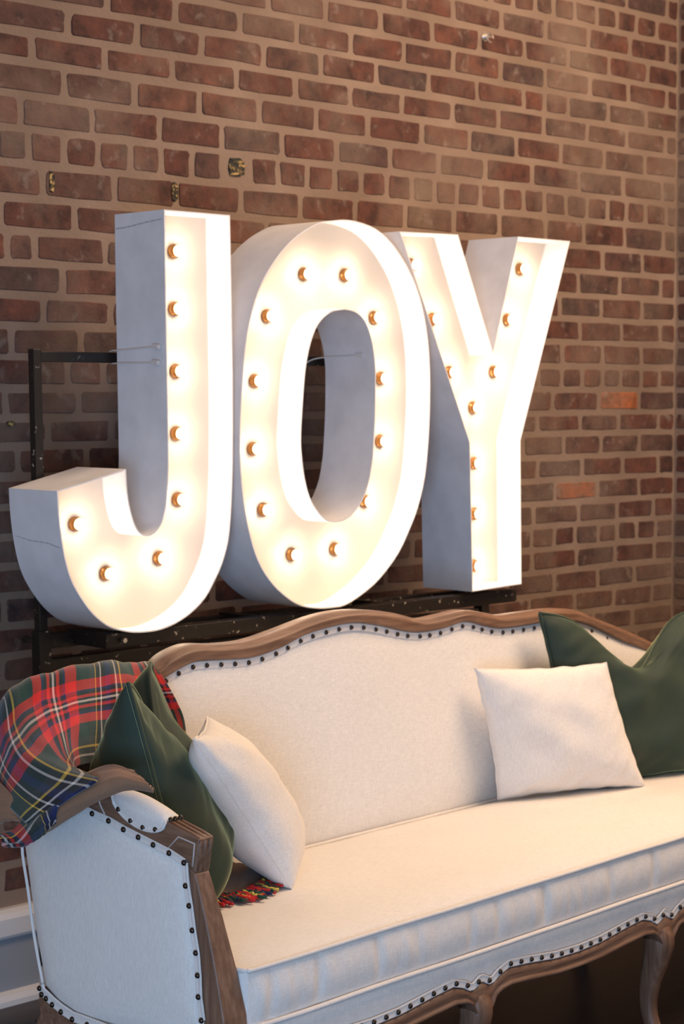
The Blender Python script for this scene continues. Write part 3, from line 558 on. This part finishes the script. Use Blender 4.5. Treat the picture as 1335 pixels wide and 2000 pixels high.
LO = letter('marquee_letter', 'O', O_OUT, O_IN, O_BULB, -.40, (.68,-.315,.8884), 'oval white metal marquee letter O ringed by twelve warm bulbs')
LY = letter('marquee_letter', 'Y', Y_OUT, None, Y_BULB, -.385, (1.27,-.30,.8888), 'forked white metal marquee letter Y with ten warm bulbs')
def seam(parent, pts, r=.0012): return mesh('caulk_seam', *tube(spline(pts, 6), lambda t: r*(1+.5*math.sin(t*60)), 6), M['seam'], parent, True)
seam(LJ, [(.1495,-.395,1.772),(.149,-.34,1.768),(.149,-.28,1.762),(.149,-.235,1.760)])
seam(LJ, [(-.131,-.395,1.075),(-.130,-.35,1.083),(-.131,-.29,1.086),(-.131,-.235,1.094)])
# ================================================================== stand
st = root('display_stand', W, (.68,-.2,0), 'black chipped square-tube steel stand behind the letters', 'stand')
def bar(name, p0, p1, m='steel', bw=.0015, parent=None): return bevel(fixn(mesh(name, *box(p0, p1), M[m], parent or st)), bw)
h = .0105
LP = -.049; RP = 1.415
for x in (LP, RP): 
    p_ = bar('post', (x-h,-.2-h,.60),(x+h,-.2+h,1.492))
    s_ = bar('sleeve', (x-.0155,-.2-.0155,0.012),(x+.0155,-.2+.0155,.878))
    f_ = bar('foot', (x-.03,-.42,0),(x+.03,-.185,.012))
    for o_ in (p_, s_, f_):                     # the posts lean a little
        for v_ in o_.data.vertices: v_.co.x += .0172*(1.49-v_.co.z)
bar('crossbar', (LP+h,-.2-h,1.464),(RP-h,-.2+h,1.487))
bar('lower_beam', (LP+.0155,-.215,.838),(RP-.0155,-.187,.870))
bar('lower_beam', (LP+.0155,-.215,.785),(RP-.0155,-.187,.815))
bar('shelf_beam', (.02,-.355,.846),(1.39,-.318,.8785))
for x in (.055, .50, .93, 1.33):
    bar('bracket', (x-.014,-.325,.842),(x+.014,-.19,.876))
def bolt(p, ax, m='zinc', r=.006, l=.012):
    me_p = [Vector(p)+Vector(ax)*t for t in (0,.35*l,.36*l,l)]
    rr = [r*.55, r*.55, r, r]
    V, F = tube(me_p, lambda t: rr[int(round(t*3))], 6); return fixn(mesh('bolt', V, F, M[m], st))
bolt((.062,-.355,.862),(0,-1,0)); bolt((LP-.0155,-.2,.862),(-1,0,0),'steel',.009,.02)
bolt((.60,-.355,.868),(0,-1,0),'steel')
# cable ties
def tie(label, pts, knot, r=.0013):
    o = mesh('cable_tie', *merge([tube(spline(pts, 5), r*1.3, 6), tube([Vector(knot)+Vector((0,-.011,0)), Vector(knot)+Vector((0,.010,.002))], .0055, 6)]), M['tie'], fr=W, base=pts[0])
    tag(o, label, 'cable tie', 'white cable ties holding the letters')
tie('upper white cable tie across the left side of letter J', [(.147,-.385,1.497),(.1465,-.34,1.4955),(.1455,-.28,1.492),(.147,-.227,1.491),(.155,-.20,1.489)], (.146,-.375,1.4965))
tie('lower white cable tie across the left side of letter J', [(.1475,-.385,1.462),(.1465,-.33,1.462),(.146,-.26,1.4625),(.149,-.225,1.4625),(.16,-.20,1.462)], (.1465,-.372,1.462))
tie('white cable tie crossing the hole of letter O', [(.798,-.37,1.489),(.797,-.31,1.487),(.79,-.235,1.484),(.77,-.215,1.478),(.74,-.213,1.463)], (.7965,-.355,1.488))
hk = mesh('wall_hook', *merge([tube([(0,.01,0),(0,-.02,0)], .006, 8), tube([(0.012*math.cos(a)+0,-.022-.0*a,.012*math.sin(a)-.006) for a in [i*math.pi/8 for i in range(14)]], .003, 6), tube([(0,0,0),(0,-.004,0)], .014, 10)]), M['zinc'], fr=W, base=(0,0,0))
hk.location = W.P((1.6586,0.0000,2.4029)); tag(hk, 'small metal eye hook high on the brick wall above letter Y', 'hook')
# ================================================================== sofa
LEN = 2.50
sf = root('settee', S, (LEN/2, .3, 0), 'cream linen French style settee with carved oak frame and nailheads', 'sofa')
NAIL_ME = None
def make_nail():
    prof = [(.0001,-.0042),(.0022,-.0038),(.0040,-.0025),(.0049,-.0008),(.0052,.0006)]
    return lathe_me('nail', prof, 10, M['nail'])
NAIL_ME = make_nail()
def nail(p, n, parent=sf):
    o = bpy.data.objects.new('nail', NAIL_ME); COL.objects.link(o); o.parent = parent
    o.location = Vector(p) - base_of(parent)
    o.rotation_euler = Vector((0,-1,0)).rotation_difference(Vector(n)).to_euler(); return o
N3 = lambda x, y, z, s: noise.noise(Vector((x*s, y*s, z*s)))
# seat cushion
CW0, CW1, CV1 = .336, .437, .525
def seat():
    nu, nv, nw = 420, 24, 10; V, F = [], []
    def add(gr):
        n0 = len(V); a, b = len(gr), len(gr[0])
        for r_ in gr: V.extend(r_)
        for i in range(a-1):
            for j in range(b-1): F.append((n0+i*b+j, n0+(i+1)*b+j, n0+(i+1)*b+j+1, n0+i*b+j+1))
    def top(u, v):
        s, t = u/LEN, v/CV1
        edge = (1-(2*s-1)**10)*(1-(2*t-1)**6)
        return CW1 + .020*edge + .0025*N3(u, v, 0, 9)*edge
    def front(u, w):
        q = (w-CW0)/(CW1-CW0); e = math.sin(math.pi*q)
        a = -.010*e
        g_ = N3(u*6.5, w*.6, 3, 4.0); g2 = N3(u*3.1, w*1.2, 8, 9.0)
        a += e*(.016*max(0, g_-.10) - .007*max(0, -g_-.2) + .0035*abs(g2)*(1 if N3(u,0,9,2.2) > -.1 else .3))
        return a*min(1, u/.03, (LEN-u)/.03)
    def wob(u): return .0025*N3(u, 0, 5, 5)
    us = [LEN*i/nu for i in range(nu+1)]; vs = [CV1*j/nv for j in range(nv+1)]; ws = [CW0+(CW1-CW0)*j/nw for j in range(nw+1)]
    add([[(u, v, top(u, v)) for v in vs] for u in us])
    add([[(u, front(u, w), w) for w in ws] for u in us])
    for u, s in ((0,-1),(LEN,1)):
        add([[(u+s*.008*math.sin(math.pi*(w-CW0)/(CW1-CW0))*min(1, v/.03, (CV1-v)/.03), v, w) for w in ws] for v in vs])
    add([[(u, v, CW0) for v in (0, CV1)] for u in us])
    add([[(u, CV1, w) for w in (CW0, CW1)] for u in us])
    return V, F
o = mesh('seat_cushion', *seat(), M['linen'], sf, True)
bm = bmesh.new(); bm.from_mesh(o.data); bmesh.ops.remove_doubles(bm, verts=bm.verts, dist=.0004); bmesh.ops.recalc_face_normals(bm, faces=bm.faces); bm.to_mesh(o.data); bm.free()
for nm, w_, sw in (('piping', CW1+.001, .0), ('piping', CW0+.004, .004)):
    pth = [(0.0, .5, w_), (0, .12, w_), (-.001, .02, w_), (.004, .002, w_), (.02, -.0035, w_)]
    pth += [(u/20*(LEN-.04)+.02 if u else .021, -.003-.003*abs(N3(u*.3,0,2,1.3))-sw, w_+.003*N3(u*.37, 0, 1+sw*50, 1.0)) for u in range(1, 20)]
    pth += [(LEN-.02,-.0035,w_), (LEN-.004,.002,w_), (LEN,.02,w_), (LEN,.5,w_)]
    p_ = mesh('piping', *tube(spline(pth, 6), .0042 if sw == 0 else .0048, 8), M['piping'], sf, True)
mesh('piping', *tube([(LEN*i/40, .513, .4445+.0012*N3(i*.3,0,0,3)) for i in range(41)], .0042, 8), M['piping'], sf, True)
# upholstered band below the cushion
LEGS = [.0, .635, 1.27, 1.885, LEN]
def railtop(u):
    d = min(range(4), key=lambda i: 0 if LEGS[i] <= u <= LEGS[i+1] else 1)
    a, b = LEGS[d], LEGS[d+1]; x = min(u-a, b-u); L_ = (b-a)/2
    return lerp_at([(0,.277),(.018,.2675),(.03,.262),(.05,.274),(.085,.284),(.15,.2785),(.24,.268),(L_,.2655)], x)
def railbot(u):
    d = min(range(4), key=lambda i: 0 if LEGS[i] <= u <= LEGS[i+1] else 1)
    a, b = LEGS[d], LEGS[d+1]; x = min(u-a, b-u); L_ = (b-a)/2
    return lerp_at([(0,.215),(.022,.216),(.034,.238),(.05,.247),(.085,.252),(.15,.247),(.24,.239),(L_,.2375)], x)
US = [i*LEN/250 for i in range(251)]
def strip(us, rowsf):
    V, F = [], []; k = None
    for u in us:
        r_ = rowsf(u); k = len(r_); V += [(u, v, w) for v, w in r_]
    for i in range(len(us)-1):
        for j in range(k): F.append((i*k+j, (i+1)*k+j, (i+1)*k+(j+1)%k, i*k+(j+1)%k))
    F.append(tuple(range(k))); F.append(tuple(reversed(range((len(us)-1)*k, len(us)*k))))
    return V, F
fixn(mesh('seat_band', *strip(US, lambda u: [(.012,railtop(u)-.01),(.008,railtop(u)+.012),(.002,.30),(.004,.33),(.012,.338),(.54,.338),(.54,.26)]), M['linen'], sf, True))
fixn(mesh('front_rail', *strip(US, lambda u: [(.008,railtop(u)),(.0,railtop(u)-.003),(-.003,(railtop(u)*.55+railbot(u)*.45)),(.001,railbot(u)+.011),(-.006,railbot(u)+.008),(-.008,railbot(u)+.003),(-.004,railbot(u)),(.035,railbot(u)),(.035,railtop(u))]), M['wood'], sf, True))
gp = [(u, .004, railtop(u)+.0085) for u in US]
mesh('gimp', *ribbon(gp, (0,-1,0), .015, .004), M['piping'], sf, True)
u = .02
cnt = 0
while u < LEN:
    nail((u, -.0005, railtop(u)+.0085), (0,-1,0)); u += .0335; cnt += 1
# legs
def cabriole(u, v0, side=1, front=True):
    pts = [(.262,.006,.024),(.235,-.004,.031),(.205,-.006,.030),(.165,.004,.026),(.12,.016,.0215),(.08,.020,.0185),(.045,.014,.0175),(.02,.002,.0195),(.006,-.004,.020),(0,-.004,.017)]
    P = spline([(w, dv, r_) for w, dv, r_ in pts], 4); V, F = [], []; k = 12
    for (w, dv, r_) in P:
        for j in range(k):
            a = 2*math.pi*j/k; c, s = math.cos(a), math.sin(a)
            q = 1/(abs(c)**3+abs(s)**3)**(1/3)
            g = .92 if abs(s+1) < .02 and w < .23 else 1
            V.append((u+c*q*r_*.9, v0+dv*(1 if front else -1)+s*q*r_*g, w))
    for i in range(len(P)-1):
        for j in range(k): F.append((i*k+j,(i+1)*k+j,(i+1)*k+(j+1)%k,i*k+(j+1)%k))
    F.append(tuple(range(k))); F.append(tuple(reversed(range((len(P)-1)*k, len(P)*k))))
    return fixn(mesh('leg', V, F, M['wood_up'], sf, True))
for lu in (-.026, .635, 1.27, 1.885, LEN+.026): cabriole(lu, .022)
for lu in (.0, .84, 1.66, LEN-.0): cabriole(lu, .50, 1, False)
# back
TOP = [(-.045,.715),(-.02,.74),(.03,.775),(.09,.808),(.16,.826),(.24,.840)] + RAIL_TOP + [(2.15,.715),(2.3,.69),(2.45,.675),(2.545,.66)]
LOW = [(-.045,.68),(-.02,.705),(.03,.74),(.09,.773),(.16,.791),(.24,.808)] + RAIL_LOW + [(2.03,.725),(2.15,.682),(2.3,.655),(2.45,.64),(2.545,.625)]
def smooth(pts): return [(p.x, p.y) for p in spline([(a, b, 0) for a, b in pts], 5)]
TOP, LOW = smooth(TOP), smooth(LOW)
UB = [-.04 + i*(LEN+.08)/300 for i in range(301)]
tp = lambda u: lerp_at(TOP, u)
lo = lambda u: lerp_at(LOW, u)
fixn(mesh('back_rail', *strip(UB, lambda u: [(.562,lo(u)),(.552,lo(u)+.002),(.550,lo(u)+.006),(.556,lo(u)+.011),(.553,lo(u)*.45+tp(u)*.55),(.556,tp(u)-.009),(.562,tp(u)-.008),(.566,tp(u)-.002),(.574,tp(u)),(.603,tp(u)-.001),(.608,tp(u)-.006),(.608,lo(u)-.01),(.58,lo(u)-.012)]), M['wood'], sf, True))
def backpanel():
    nw = 26; V, F = [], []
    us = [.012+i*(LEN-.024)/160 for i in range(161)]
    for u in us:
        l_ = lo(u)+.004
        for j in range(nw+1):
            t = j/nw; w = .40+(l_-.40)*t
            v = .532 + (w-.44)*.085
            e = min(1, (1-t)*nw/5.0); e = math.sin(e*math.pi/2)
            v -= .026*math.sin(math.pi*min(1,t*1.02))**.6*(1-.25*t) - .003*N3(u, w, 0, 5)*e
            V.append((u, v, w))
    for i in range(160):
        for j in range(nw): F.append((i*(nw+1)+j, (i+1)*(nw+1)+j, (i+1)*(nw+1)+j+1, i*(nw+1)+j+1))
    return V, F
fixn(mesh('back_cushion', *backpanel(), M['linen'], sf, True))
fixn(mesh('back_panel', *strip([.04+i*(LEN-.08)/80 for i in range(81)], lambda u: [(.535,.25),(.575,lo(u)),(.60,lo(u)-.002),(.556,.25)]), M['linen'], sf))
gb = [(u, .5635, lo(u)-.0085) for u in UB[40:290]]
mesh('gimp', *ribbon(gb, (0,-1,0), .017, .004), M['piping'], sf, True)
for a, b in NAIL_BACK: nail((a, .559, lo(a)-.0095), (0,-1,.1))
u = 1.96
while u < 2.42: nail((u, .559, lo(u)-.0095), (0,-1,.1)); u += .05
# arms
def arm(mir):
    X = (lambda u: u) if not mir else (lambda u: LEN-u)
    fx = lambda V: [(X(a), b, c) for a, b, c in V]
    def P(name, VF, m, smooth_=False, bv=0):
        o_ = fixn(mesh(name, fx(VF[0]), VF[1], M[m], sf, smooth_))
        if bv: bevel(o_, bv, 3)
        return o_
    back = [(.585,.735),(.56,.745),(.50,.722)]
    P('arm_rest', prism(back + ARM_TOP[:6] + ARM_TOP[6:8] + [(.45,.672),(.52,.685),(.585,.70)], -.056, -.021), 'wood_arm', False, .003)
    po_ = P('arm_post', prism(POST[:5] + [(-.006,.33),(0,.27),(.008,.235),(.05,.235),(.044,.27),(.040,.33)] + POST[5:], -.055, .0), 'wood_up', False, .004)
    for v_ in po_.data.vertices:                # the post widens towards the seat
        uu = v_.co.x + base_of(sf).x; uu = LEN-uu if mir else uu
        if uu > -.02:
            uu = -.022 + .022*max(0, min(1, (.60-v_.co.z)/.22)); v_.co.x = (LEN-uu if mir else uu) - base_of(sf).x
    # two carved ribs over the head of the arm and down the post
    fp = [(ARM_TOP[i][0], ARM_TOP[i][1]) for i in (3,4,5)]
    for uu in (-.050,-.0385,-.027):
        pth = [(uu, fp[0][0]-.006, fp[0][1]-.003), (uu, .075,.6652), (uu, fp[1][0]+.004, fp[1][1]-.001), (uu, fp[1][0]+.0035, fp[1][1]-.012), (uu, fp[2][0]+.003, fp[2][1]+.004)]
        P('carved_rib', tube(pth, .0042, 8), 'wood_arm', True)
    for q_ in (.12,.5,.88):
        wd_ = lambda w_: .033+.022*max(0, min(1, (.60-w_)/.22))
        pth = [(-.0545+q_*wd_(b), a+.0032, b-.012) for a, b in POST[1:5]] + [(-.0545+q_*.055, -.003, .33), (-.0545+q_*.055, .004, .27)]
        P('carved_rib', tube(spline(pth, 4), .0052, 8), 'wood_up', True)
    for cv in (CARVE1, CARVE2):
        P('carved_line', tube(spline([(-.0563, a, b) for a, b in cv], 1 if len(cv) == 4 else 4), .0017, 6), 'wash', True)
    # padded outer panel, bulging
    n = len(PANEL); cx_ = sum(p[0] for p in PANEL)/n; cw_ = sum(p[1] for p in PANEL)/n
    V, F = [], []; K = 12
    for l in range(K+1):
        s = 1-l/K
        for a, b in PANEL:
            V.append((-.045-.016*math.sqrt(max(0,1-s**6)) - .004*(1-s*s), cx_+(a-cx_)*s, cw_+(b-cw_)*s))
    for l in range(K):
        for i in range(n): j = (i+1)%n; F.append((l*n+i, l*n+j, (l+1)*n+j, (l+1)*n+i))
    P('outer_panel', (V, F), 'linen', True)
    edge = [(-.052, a, b) for a, b in (PANEL[12:] + PANEL[:1])]
    P('piping', tube(spline(edge, 4), .003, 6), 'piping', True)
    P('arm_core', prism([(.07,.265),(.085,.60),(.13,.665),(.42,.69),(.53,.71),(.48,.58),(.435,.31),(.425,.268)], -.046, -.014), 'linen', False, .004)
    cp = [(-.0478,.38),(-.0475,.428),(-.036,.450),(-.012,.478),(.02,.508),(.05,.530),(.05,.43)]
    P('corner_panel', ([(a, b_+.225*(w_-.31), w_) for w_ in (.27,.45,.60,.70) for a, b_ in cp], [(l*7+i, l*7+i+1, (l+1)*7+i+1, (l+1)*7+i) for l in range(3) for i in range(6)]), 'linen', True)
    P('inner_panel', prism([(.075,.40),(.098,.60),(.14,.65),(.42,.675),(.50,.70),(.455,.38)], -.03, -.002), 'linen', True, .008)
    P('side_rail', prism([(.475,.325),(.4285,.298),(.3735,.283),(.333,.2805),(.20,.272),(.05,.262),(.05,.235),(.2,.24),(.35,.255),(.43,.262),(.455,.245),(.47,.25)], -.056, -.01), 'wood', False, .003)
    gside = [(-.0575, a, b) for a, b in ([(.43,.6825)]+NAIL_ARM[:8])]
    P('gimp', ribbon(gside if mir else gside, (-1,0,0), .013, .0035), 'piping', True)
    g2 = [(-.0575, a, b) for a, b in NAIL_ARM[7:]]
    P('gimp', ribbon(g2, (-1,0,0), .012, .0035), 'piping', True)
    g3 = [(-.0575, a, b+.004) for a, b in NAIL_SIDE_BOT + [(.25,.286),(.15,.281),(.06,.278)]]
    P('gimp', ribbon(g3, (-1,0,0), .019, .0035), 'piping', True)
    sgn = -1 if not mir else 1
    for a, b in NAIL_ARM + NAIL_SIDE_BOT + [(.29,.289),(.25,.287),(.21,.286),(.17,.284),(.13,.283),(.09,.282)]:
        nail((X(-.0615), a, b), (sgn,0,0))
    # elbow pad on top of the arm
    pts = []
    n_ = 22; V, F = [], []
    vs0, vs1 = .268, .131
    for i in range(n_+1):
        t = i/n_; vv = vs0+(vs1-vs0)*t; wt = lerp_at([(.131,.6795),(.27,.7065)], vv)
        fl_ = math.sin(math.pi*min(1,max(0,t)))**.45
        drop = .033*fl_*(1 if t < .8 else 1)
        for j in range(15):
            q = j/14
            # from low on the outer face, over the top, to the inner face
            if q < .3: a, c = -.0565-.006*fl_*math.sin(q/.3*math.pi*.5+.2), wt-drop*(1-q/.3)
            elif q > .7: a, c = -.0205+.006*fl_*math.sin((1-q)/.3*math.pi*.5+.2), wt-drop*((q-.7)/.3)
            else: a, c = -.0585+.0385*(q-.3)/.4, wt+.017*fl_*math.sin(math.pi*(q-.3)/.4)**.5
            V.append((a, vv, c))
    for i in range(n_):
        for j in range(14): F.append((i*15+j,(i+1)*15+j,(i+1)*15+j+1,i*15+j+1))
    P('arm_pad', (V, F), 'linen', True)
    rim = [V[i*15] for i in range(n_+1)]
    P('piping', tube([(a-.001, b, c) for a, b, c in rim], .0028, 6), 'piping', True)
    for i in (3,8,13,18): nail((X(rim[i][0]-.001), rim[i][1], rim[i][2]+.003), (sgn,0,-.1))
    for a in (-.048,-.037,-.026):
        nail((X(a), .271, .7085), (0,.6,1)); nail((X(a), .1285, .6815), (0,-.6,1))
arm(False); arm(True)
# ================================================================== cushions
def cushion(name, label, c4, T, m, chop=0, seed=1, pinch=.07, n=44, group=None, pipe=False, flat=.5, tb=None, noiseamp=.004, skew=0, chw=.5, sag=.12):
    BL, BR, TL, TR = [Vector(c) for c in c4]
    base = (BL+BR)/2; nn = (BR-BL).cross(TL-BL).normalized(); up = ((TL+TR)-(BL+BR)).normalized()
    V, F = [], []; tb = tb or T; sgn_ = 1
    def pos(s, t, side):
        s2 = s*(1-pinch*(1-t*t)*abs(s)**2); t2 = t*(1-pinch*(1-s*s)*abs(t)**2)
        a, b = (s2+1)/2, (t2+1)/2
        p = BL.lerp(BR, a).lerp(TL.lerp(TR, a), b)
        hh = ((1-s**4)*(1-t**4))**flat*(.62+.38*(1-s*s)*(1-t*t))
        th = (T if side > 0 else tb)*hh
        th *= 1-(sag if side*sgn_ > 0 else .12)*t
        if chop:
            k = math.exp(-((s-skew)/chw)**2)*max(0,(t+.2)/1.2)**2.2
            p = p - up*chop*k
            kk = math.exp(-((s-skew)/.16)**2)*max(0,(t+.5)/1.5)**1.5
            th *= 1-.55*kk
        f = noise.noise(Vector((s*2.2+seed*7, t*2.2, side*3)))
        g = noise.noise(Vector(((s+t)*1.2+seed*3, (s-t)*6.0, side*2+seed)))
        cr_ = max(abs(s), abs(t))
        if cr_ > .999 or 1:
            ew = .0045*noise.noise(Vector((s*5+seed, t*5, 9)))*cr_**4; p = p + (up*t + (BR-BL).normalized()*s)*ew
        th += ((noiseamp*f*2 + noiseamp*1.1*g*cr_))*min(1, (1-cr_)*7)
        return p + nn*th*side
    idx = {}
    for side in (1,-1):
        for i in range(n+1):
            for j in range(n+1):
                s, t = -1+2*i/n, -1+2*j/n
                s = math.copysign(1-(1-abs(s))**1.25, s) ; t = math.copysign(1-(1-abs(t))**1.25, t)
                if side < 0 and (i in (0,n) or j in (0,n)): idx[side,i,j] = idx[1,i,j]; continue
                V.append(pos(s,t,side)); idx[side,i,j] = len(V)-1
    for side in (1,-1):
        for i in range(n):
            for j in range(n):
                q = (idx[side,i,j],idx[side,i+1,j],idx[side,i+1,j+1],idx[side,i,j+1])
                F.append(q if side > 0 else q[::-1])
    o = mesh(name, V, F, M[m], None, True, S, base); fixn(o)
    tag(o, label, 'cushion', group)
    per = [idx[1,i,0] for i in range(n)]+[idx[1,n,j] for j in range(n)]+[idx[1,i,n] for i in range(n,0,-1)]+[idx[1,0,j] for j in range(n,0,-1)]
    mesh('piping' if pipe else 'seam', *tube([V[i] for i in per], .0045 if pipe else .0016, 6, True), M[m], o, True)
    return o
cushion('velvet_cushion', 'dark green velvet cushion leaning in the corner behind the near armrest', [(.085,.215,.455),(.335,.46,.455),(.02,.312,.887),(.250,.508,.883)], .078, 'velvet', .10, 2, sag=.80, pinch=.05, pipe=True, group='dark green velvet cushions', tb=.145, noiseamp=.006)
cushion('cotton_cushion', 'small cream cushion propped sideways against the green cushion by the near armrest', [(.385,.262,.457),(.60,.47,.457),(.108,.238,.786),(.35,.455,.77)], .075, 'pillow', 0, 3, pinch=.06, group='small cream cushions', tb=.08)
cushion('velvet_cushion', 'dark green velvet cushion with a chopped dent at the far end of the settee', [(1.52,.43,.455),(2.06,.27,.455),(1.487,.50,.874),(2.11,.40,.842)], .07, 'velvet', .15, 5, pinch=.04, pipe=True, group='dark green velvet cushions', tb=.055, noiseamp=.009, chw=.40, skew=-.10)
cushion('cotton_cushion', 'small square cream cushion facing out in front of the far green cushion', [(1.298,.475,.457),(1.66,.312,.457),(1.232,.495,.768),(1.582,.372,.757)], .07, 'pillow', 0, 8, pinch=.055, group='small cream cushions', tb=.05)
# ================================================================== blanket
def cloth_sheet(name, ctrl, m, parent=None, uvs=(0,0), amp=.006, th=.005, k=9, base=None, rot=0, seed=0, label=None):
    G = grid_surf(ctrl, k); a, b = len(G), len(G[0]); V, F, UV = [], [], []
    for i in range(a):
        for j in range(b):
            p = G[i][j]; q = G[min(a-1,i+1)][j]-G[max(0,i-1)][j]; r_ = G[i][min(b-1,j+1)]-G[i][max(0,j-1)]
            nn = q.cross(r_); nn = nn.normalized() if nn.length > 1e-9 else Vector((0,0,1))
            s, t = i/(a-1), j/(b-1)
            d = amp*noise.noise(Vector((s*7+t*2.0+seed, t*1.6, 0))) + amp*.5*noise.noise(Vector((s*16+t*4, t*3, seed+5)))
            V.append(p+nn*d)
    # arc-length uv from the middle lines
    U = [0.0]; jm = b//2
    for i in range(1,a): U.append(U[-1]+(G[i][jm]-G[i-1][jm]).length)
    T_ = [0.0]; im = a//3
    for j in range(1,b): T_.append(T_[-1]+(G[im][j]-G[im][j-1]).length)
    c, s_ = math.cos(rot), math.sin(rot)
    for i in range(a):
        for j in range(b):
            x, y = U[i], T_[j]; UV.append((c*x-s_*y+uvs[0], s_*x+c*y+uvs[1]))
    for i in range(a-1):
        for j in range(b-1): F.append((i*b+j,(i+1)*b+j,(i+1)*b+j+1,i*b+j+1))
    o = mesh(name, V, F, M[m], parent, True, S, base, UV)
    md = o.modifiers.new('thick', 'SOLIDIFY'); md.thickness = th; md.offset = 0
    return o
bk_ = cloth_sheet('tartan_blanket', BLANKET, 'tartan', base=(.1,.45,.70), uvs=(.02,.0), amp=.009)
tag(bk_, 'red and green tartan wool blanket with brown reverse draped over the corner of the settee', 'blanket')
cloth_sheet('turned_hem', FOLD, 'brown', bk_, th=.006, amp=.004, seed=4)
cloth_sheet('turned_hem', FOLDB, 'tartan', bk_, uvs=(.14,.10), th=.005, amp=.004, seed=6, rot=.2)
cloth_sheet('turned_hem', FOLDC, 'brown', bk_, th=.004, amp=.004, seed=8)
# tail of the blanket on the seat
TAIL = [[(.28,.50,.462),(.25,.45,.462),(.21,.38,.463),(.18,.33,.463)],
        [(.36,.50,.470),(.32,.43,.474),(.26,.36,.474),(.22,.31,.468)],
        [(.43,.47,.466),(.38,.41,.472),(.33,.35,.472),(.28,.29,.466)],
        [(.46,.44,.461),(.43,.39,.465),(.40,.35,.465),(.37,.31,.463)]]
cloth_sheet('blanket_tail', TAIL, 'brown', bk_, th=.004, amp=.008, k=7, seed=9)
rf = random.Random(5)
for i in range(80):
    t = i/79
    if t < .5: p = Vector((.195,.31,.463)).lerp(Vector((.275,.285,.466)), t*2)
    else: p = Vector((.275,.285,.466)).lerp(Vector((.365,.318,.467)), t*2-1)
    d = Vector((rf.uniform(-.1,.9), rf.uniform(-1.1,-.4), 0)).normalized()
    l_ = rf.uniform(.028,.05); pts = [p+Vector((0,0,rf.uniform(0,.006)))]
    for q in range(1,5):
        pts.append(p + d*l_*q/4 + Vector((rf.uniform(-.006,.006), rf.uniform(-.006,.006), -.004*q/4+rf.uniform(0,.005))))
    mm = rf.choice(['red','red','red','green','green','navy','yellow','brownwool'])
    mesh('fringe_strand', *tube(spline(pts, 3), lambda s: .0034+.0009*math.sin(s*25), 6), M[mm], bk_, True)
